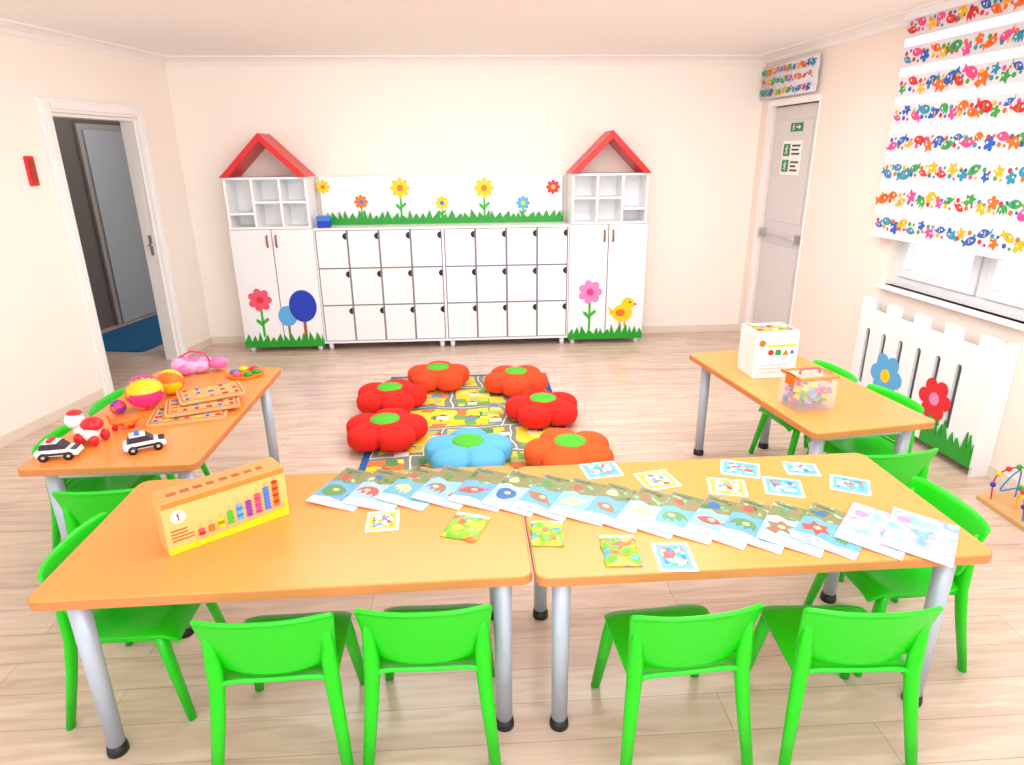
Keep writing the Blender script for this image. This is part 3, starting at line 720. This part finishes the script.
for i, (u, v, m, em, a, w_, d_, lb) in enumerate(cards):
    p = atz(u, v, TH)
    t = thing('picture_card' if em is not grnCard else 'picture_sachet', lb, 'card' if em is not grnCard else 'sachet', (p.x, p.y, TH), R(a), 'picture cards on the front tables' if em is not grnCard else 'green picture sachets')
    if em is grnCard:
        def f(u_, v_):
            w2 = w_/2+.008; d2 = d_/2+.01; pin = (1-abs(u_)**6)*(1-abs(v_)**6)
            return (u_*w2+.006*mnoise.noise((v_*2, i*3, 1)), v_*d2+.005*mnoise.noise((u_*2, i*3, 5)), .003+.010*pin*(.6+mnoise.noise((u_*1.7+i*5, v_*2.1, 2))))
        b = MB(); b.grid(f, 20, 26); sk = b.build('sachet_film', cardG, t, solid=.001)
        b = MB(); b.grid(lambda u_, v_: (f(u_, .86+.12*v_)[0], f(u_, .86+.12*v_)[1], f(u_, .86+.12*v_)[2]+.0012), 16, 3); b.build('top_seal', paperM, t)
    else:
        b = MB(); b.prismz(rrect(w_+.02, d_+.022, .004, 3), 0, .0015); b.build('sleeve', paperM, t)
        b = MB(); b.box(-w_/2, w_/2, -d_/2, d_/2, .0015, .0025); b.build('card_edge', em, t)
        b = MB(); b.box(-w_*.38, w_*.38, -d_*.38, d_*.38, .0025, .0032); b.build('card_picture', m, t)

# ------------------------------------------------------------------ toys on the left table
def car(u, v, rz, label, stripe, top):
    p = atz(u, v, TH); t = thing('toy_car', label, 'toy car', (p.x, p.y, TH), R(rz), 'toy cars on the left table')
    b = MB(); b.prism([(-.075, .016), (-.078, .036), (-.07, .044), (.045, .044), (.072, .036), (.078, .016)], -.034, .034); b.build('car_body', boxW, t, bevel=.005)
    b = MB(); b.prism([(-.062, .044), (-.05, .068), (.012, .068), (.036, .044)], -.029, .029, 0); b.box(-.05, .008, -.028, .028, .068, .072, 1); b.build('cabin', [darkM, boxW], t, bevel=.003)
    b = MB(); b.box(-.05, .04, -.0355, -.034, .022, .032); b.box(-.05, .04, .034, .0355, .022, .032); b.box(.05, .074, -.026, .026, .0405, .0425); b.build('stripe', stripe, t)
    b = MB(); b.box(-.03, -.012, -.022, .022, .072, .082); b.build('roof_light', top, t, bevel=.002)
    for x in (-.045, .045):
        for y in (-.034, .034):
            b = MB(); b.tube([(x, y-.007, .017), (x, y+.007, .017)], .017, 16); b.tube([(x, y-.008, .017), (x, y+.008, .017)], .007, 12, 1); b.build('wheel', [blackM, metalM], t)
car(61, 457, 8, 'white toy police car at the near left corner of the toy table', darkM, rdM)
car(146, 449, 28, 'white and black toy car at the near right of the toy table', blackM, blM)
p = atz(90, 442, TH)
t = thing('plastic_toy', 'red and white plastic toy figure between the toy cars', 'toy', (p.x, p.y, TH), R(-20))
b = MB(); b.ell((0, 0, .05), (.055, .044, .04)); b.ell((-.03, -.02, .105), (.038, .036, .036)); b.ell((.04, -.02, .05), (.03, .03, .03)); b.build('white_body', boxW, t)
b = MB(); b.ell((.035, 0, .085), (.045, .04, .03)); b.ell((-.03, -.015, .133), (.03, .028, .014)); b.ell((.0, -.045, .03), (.024, .016, .028)); b.ell((.06, -.03, .026), (.022, .018, .026)); b.ell((-.055, .02, .026), (.02, .02, .026)); b.ell((.05, .035, .026), (.02, .018, .026)); b.build('red_parts', rdM, t)
p = atz(127, 428, TH)
t = thing('toy_plane', 'orange and red toy plane on the toy table behind the black car', 'toy', (p.x, p.y, TH), R(35))
b = MB(); b.tube([(-.06, 0, .04), (-.04, 0, .035), (.0, 0, .032), (.04, 0, .034), (.056, 0, .036)], [.006, .014, .020, .018, .008], 14); b.build('fuselage', orM, t)
b = MB(); b.prismz([(-.01, -.055), (.02, -.055), (.03, 0), (.02, .055), (-.01, .055), (-.015, 0)], .028, .035); b.prismz([(-.06, -.03), (-.045, -.03), (-.04, 0), (-.045, .03), (-.06, .03)], .04, .045); b.prism([(-.062, .04), (-.045, .04), (-.058, .075), (-.066, .075)], -.003, .003); b.build('wings', orM, t, bevel=.002)
for x, y, r_ in ((.02, .016, .013), (.02, -.016, .013), (-.045, 0, .012)):
    b = MB(); b.tube([(x, y-.004, r_), (x, y+.004, r_)], r_, 14); b.build('wheel', rdM, t)
def ball(u, v, r, cols, label, a):
    p = atz(u, v, TH+r)
    t = thing('ball', label, 'ball', (p.x, p.y, TH+r), a, 'striped toy balls'); 
    b = MB(); b.ell((0, 0, 0), (r, r, r), 0, 32, 20)
    for f in b.bm.faces:
        c = f.calc_center_median(); k = int(((math.atan2(c.y, c.z)/(2*PI)+.06) % 1)*6); f.material_index = k % len(cols)
    b.build('striped_shell', cols, t)
    for s in (-1, 1):
        b = MB(); b.ell((s*r*.95, 0, 0), (r*.1, r*.34, r*.34), 0, 14, 8); b.build('cap', orM, t)
ball(145, 392, .082, [hpinkM, yelM, purM, yelM, hpinkM, yelM], 'larger yellow and pink segmented ball on the toy table', .5)
ball(170, 382, .064, [yelM, hpinkM, yelM, orM, yelM, orM], 'smaller yellow and pink segmented ball nearer the doorway on toy table', .2)
ball(118, 407, .034, [purM, hpinkM], 'little purple ball beside the larger segmented ball', 1.4)
def board(u, v, w_, d_, rz, z, label, n, seed, frame=redM, th=.014):
    p = atz(u, v, TH+z); t = thing('puzzle_board', label, 'puzzle', (p.x, p.y, TH+z), R(rz), 'wooden puzzle boards')
    b = MB(); b.prismz(rrect(w_, d_, .01, 4), 0, th); b.build('board', woodM, t, bevel=.002)
    b = MB(); a, c = w_/2-.012, d_/2-.012
    for q in ((-a, a, -c, -c+.005), (-a, a, c-.005, c), (-a, -a+.005, -c+.005, c-.005), (a-.005, a, -c+.005, c-.005)): b.box(*q, th, th+.001)
    b.build('printed_frame', frame, t)
    rr = random.Random(seed); mm = [yelM, rdM, orM, redM, blM, brownM]
    nx = n; ny = max(2, int(n*d_/w_))
    for i in range(nx):
        for j in range(ny):
            x = -a+.025+(2*a-.05)*i/(nx-1); y = -c+.025+(2*c-.05)*j/(ny-1)
            b = MB(); b.prismz([(x+px, y+py) for px, py in shape(rr.choice((1, 3, 0)), .011)], th, th+.005); b.build('puzzle_piece', rr.choice(mm), t)
board(190, 415, .33, .22, 14, 0, 'wooden peg puzzle board at the bottom of the stack on the toy table', 7, 3, brownM)
board(203, 405, .32, .22, 22, .0195, 'wooden puzzle board in the middle of the stack on the toy table', 6, 5, redM)
board(211, 394, .29, .20, 28, .039, 'topmost wooden puzzle board of the stack, beside the fruit plate', 5, 9, brownM)
p = atz(246, 375, TH); t = thing('puzzle_plate', 'round plate with coloured fruit pieces at the far corner of toy table', 'puzzle', (p.x, p.y, TH), 0)
b = MB(); b.prismz(circ(0, 0, .095, .095, 36), 0, .014); b.build('plate', orM, t, bevel=.003)
for k, m in enumerate([grassM, rdM, yelM, blM, pinkM, grassM]):
    a = k*PI/3; b = MB(); b.ell((.058*math.cos(a), .058*math.sin(a), .02), (.025, .025, .014), 0, 14, 8); b.build('fruit_piece', m, t)
p = atz(202, 373, TH); t = thing('pink_toy_bag', 'crumpled pink and lilac toy bundle at the far end of toy table', 'toy', (p.x, p.y, TH), .3)
b = MB(); rr = random.Random(9)
for k in range(12): b.ell((rr.uniform(-.11, .11), rr.uniform(-.04, .05), .035+rr.uniform(0, .035)), (rr.uniform(.035, .055), rr.uniform(.028, .04), .034), k % 2, 14, 9)
b.build('bundle', [M('bundle_pale', (240, 166, 210), .3), M('bundle_pink', (232, 116, 180), .3)], t, merge=False)
b = MB(); b.tube([(-.08, -.02, .055), (-.1, 0, .1), (-.04, .02, .125), (.03, .01, .11), (.05, 0, .06)], .006, 8); b.build('strap', hpinkM, t)

# ------------------------------------------------------------------ things on the right table
p = atz(773, 378, TH)
t = thing('carton', 'white carton with coloured shapes standing on the right table', 'box', (p.x, p.y, TH), R(2))
HC = .25
b = MB(); b.box(-.115, .115, 0, .19, 0, HC); b.build('carton_body', boxW, t, bevel=.003)
b = MB(); b.box(-.05, .105, -.0015, 0, .17, .182); b.build('print_band', yelM, t)
for m, P in ((rdM, circ(-.03, .14, .015)), (grassM, [(-.006, .125), (.024, .125), (.024, .155), (-.006, .155)]), (orM, [(.034, .125), (.066, .125), (.05, .157)]), (blM, [(.084+px*.016, .14+pz*.016) for px, pz in shape(1, 1)])):
    b = MB(); b.prism(P, -.0025, 0); b.build('printed_shape', m, t)
gp = M('carton_grey_print', (206, 202, 196), .5)
for k in range(3):
    b = MB(); b.box(-.09, .03+.02*k, -.0015, 0, .03+k*.02, .038+k*.02); b.build('printed_text_bar', gp, t)
b = MB(); b.prism(circ(-.08, .19, .018), -.0015, 0); b.build('round_badge', orM, t)
b = MB(); b.box(-.105, .105, .015, .175, HC, HC+.0013); b.build('top_print', M('carton_orange_brown', (234, 150, 80), .4), t)
for k in range(10):
    b = MB(); x = -.08+(k % 5)*.04; b.prismz(circ(x, .045+.055*(k//5)+.012*(k % 2), .013, .019, 14), HC+.0013, HC+.0025); b.build('printed_shape', [rdM, grassM, yelM, blM, boxW][(k*2+k//5) % 5], t)
b = MB(); b.box(-.08, .08, .135, .16, HC+.0013, HC+.0025); b.build('top_label', boxW, t)
p = atz(805, 405, TH)
t = thing('clear_tub', 'clear plastic tub with orange rimmed lid on the right table', 'tub', (p.x, p.y, TH), R(8))
tw, td, tz = .094, .075, .15
b = MB(); b.box(-tw, tw, -td, td, 0, .004)
for q in ((-tw, tw, -td, -td+.003), (-tw, tw, td-.003, td), (-tw, -tw+.003, -td+.003, td-.003), (tw-.003, tw, -td+.003, td-.003)): b.box(*q, .004, tz)
b.build('tub_wall', clearM, t)
b = MB(); b.box(-tw+.005, tw-.005, -.07, .07, tz+.002, tz+.007); b.build('lid', clearM, t)
b = MB()
for q in ((-tw-.005, tw+.005, -.08, -.066), (-tw-.005, tw+.005, .066, .08), (-tw-.005, -tw+.009, -.066, .066), (tw-.009, tw+.005, -.066, .066)): b.box(*q, tz, tz+.012)
b.build('lid_rim', M('lid_orange', (240, 140, 60), .25), t, bevel=.003)
b = MB(); b.tube([(-.05, 0, tz+.007), (-.05, 0, tz+.02), (-.038, 0, tz+.03), (.038, 0, tz+.03), (.05, 0, tz+.02), (.05, 0, tz+.007)], .005, 8); b.build('handle', pinkM, t)
for x in (-tw-.003, tw+.003):
    b = MB(); b.box(x-.004, x+.004, -.03, .03, tz-.04, tz+.012); b.build('latch', orM, t)
b = MB(); rr = random.Random(12)
for k in range(190):
    s = rr.uniform(.010, .015); x = rr.uniform(-.074, .074); y = rr.uniform(-.054, .054); zc = .022+.09*rr.random()**.8*(1-.25*abs(x)/.08)
    Rm = Matrix.Rotation(rr.uniform(0, 3), 3, 'Z') @ Matrix.Rotation(rr.uniform(0, 3), 3, 'X')
    vs = [tuple(Rm @ Vector((sx*s, sy*s, sz*s*.6))+Vector((x, y, zc))) for sz in (-1, 1) for sy in (-1, 1) for sx in (-1, 1)]
    b.add(vs, [(0, 2, 3, 1), (4, 5, 7, 6), (0, 1, 5, 4), (2, 6, 7, 3), (0, 4, 6, 2), (1, 3, 7, 5)], rr.randrange(7))
o = b.build('toy_blocks', [pinkM, yelM, hpinkM, lilM, blM, lblM, leafM], None, (p.x, p.y, TH), R(8), merge=False)
tag(o, 'mass of small pink, blue and yellow pieces filling the clear tub', 'toy blocks', None, 'stuff')

# ------------------------------------------------------------------ light
wd = bpy.data.worlds.new('world'); SC.world = wd; wd.use_nodes = True
bg = wd.node_tree.nodes['Background']; bg.inputs[0].default_value = (1.0, 1.0, 1.0, 1); bg.inputs[1].default_value = 1.5
def area(name, loc, sx, sy, e, col, direction):
    l = bpy.data.lights.new(name, 'AREA'); l.shape = 'RECTANGLE'; l.size = sx; l.size_y = sy; l.energy = e; l.color = col
    o = bpy.data.objects.new(name, l); COL.objects.link(o); o.location = loc
    o.rotation_euler = Vector(direction).to_track_quat('-Z', 'Y').to_euler(); return o
area('ceiling_fill', (.9, 2.5, 2.5), 2.6, 2.0, 58, (1, .985, .98), (-.25, 0.15, -1))  # added fill under the ceiling, no fitting; biased right for window light
area('ceiling_fill_far', (.2, 4.3, 2.54), 3.2, .9, 54, (1, .985, .98), (0, 0.1, -1))  # added fill to lift the back wall, no fitting there
area('camera_side_fill', (.4, -.6, 1.9), 3.5, 1.6, 66, (1, .99, .985), (-.05, .7, .7))  # added bounce fill behind the camera, aimed up to brighten the ceiling
pl = bpy.data.lights.new('hall_fill', 'POINT'); pl.energy = 8; pl.shadow_soft_size = .15  # unseen point fill added to brighten the hall
po = bpy.data.objects.new('hall_fill', pl); COL.objects.link(po); po.location = (-3.3, 6.9, 2.3)
SC.view_settings.view_transform = 'Standard'
SC.view_settings.exposure = 0.28
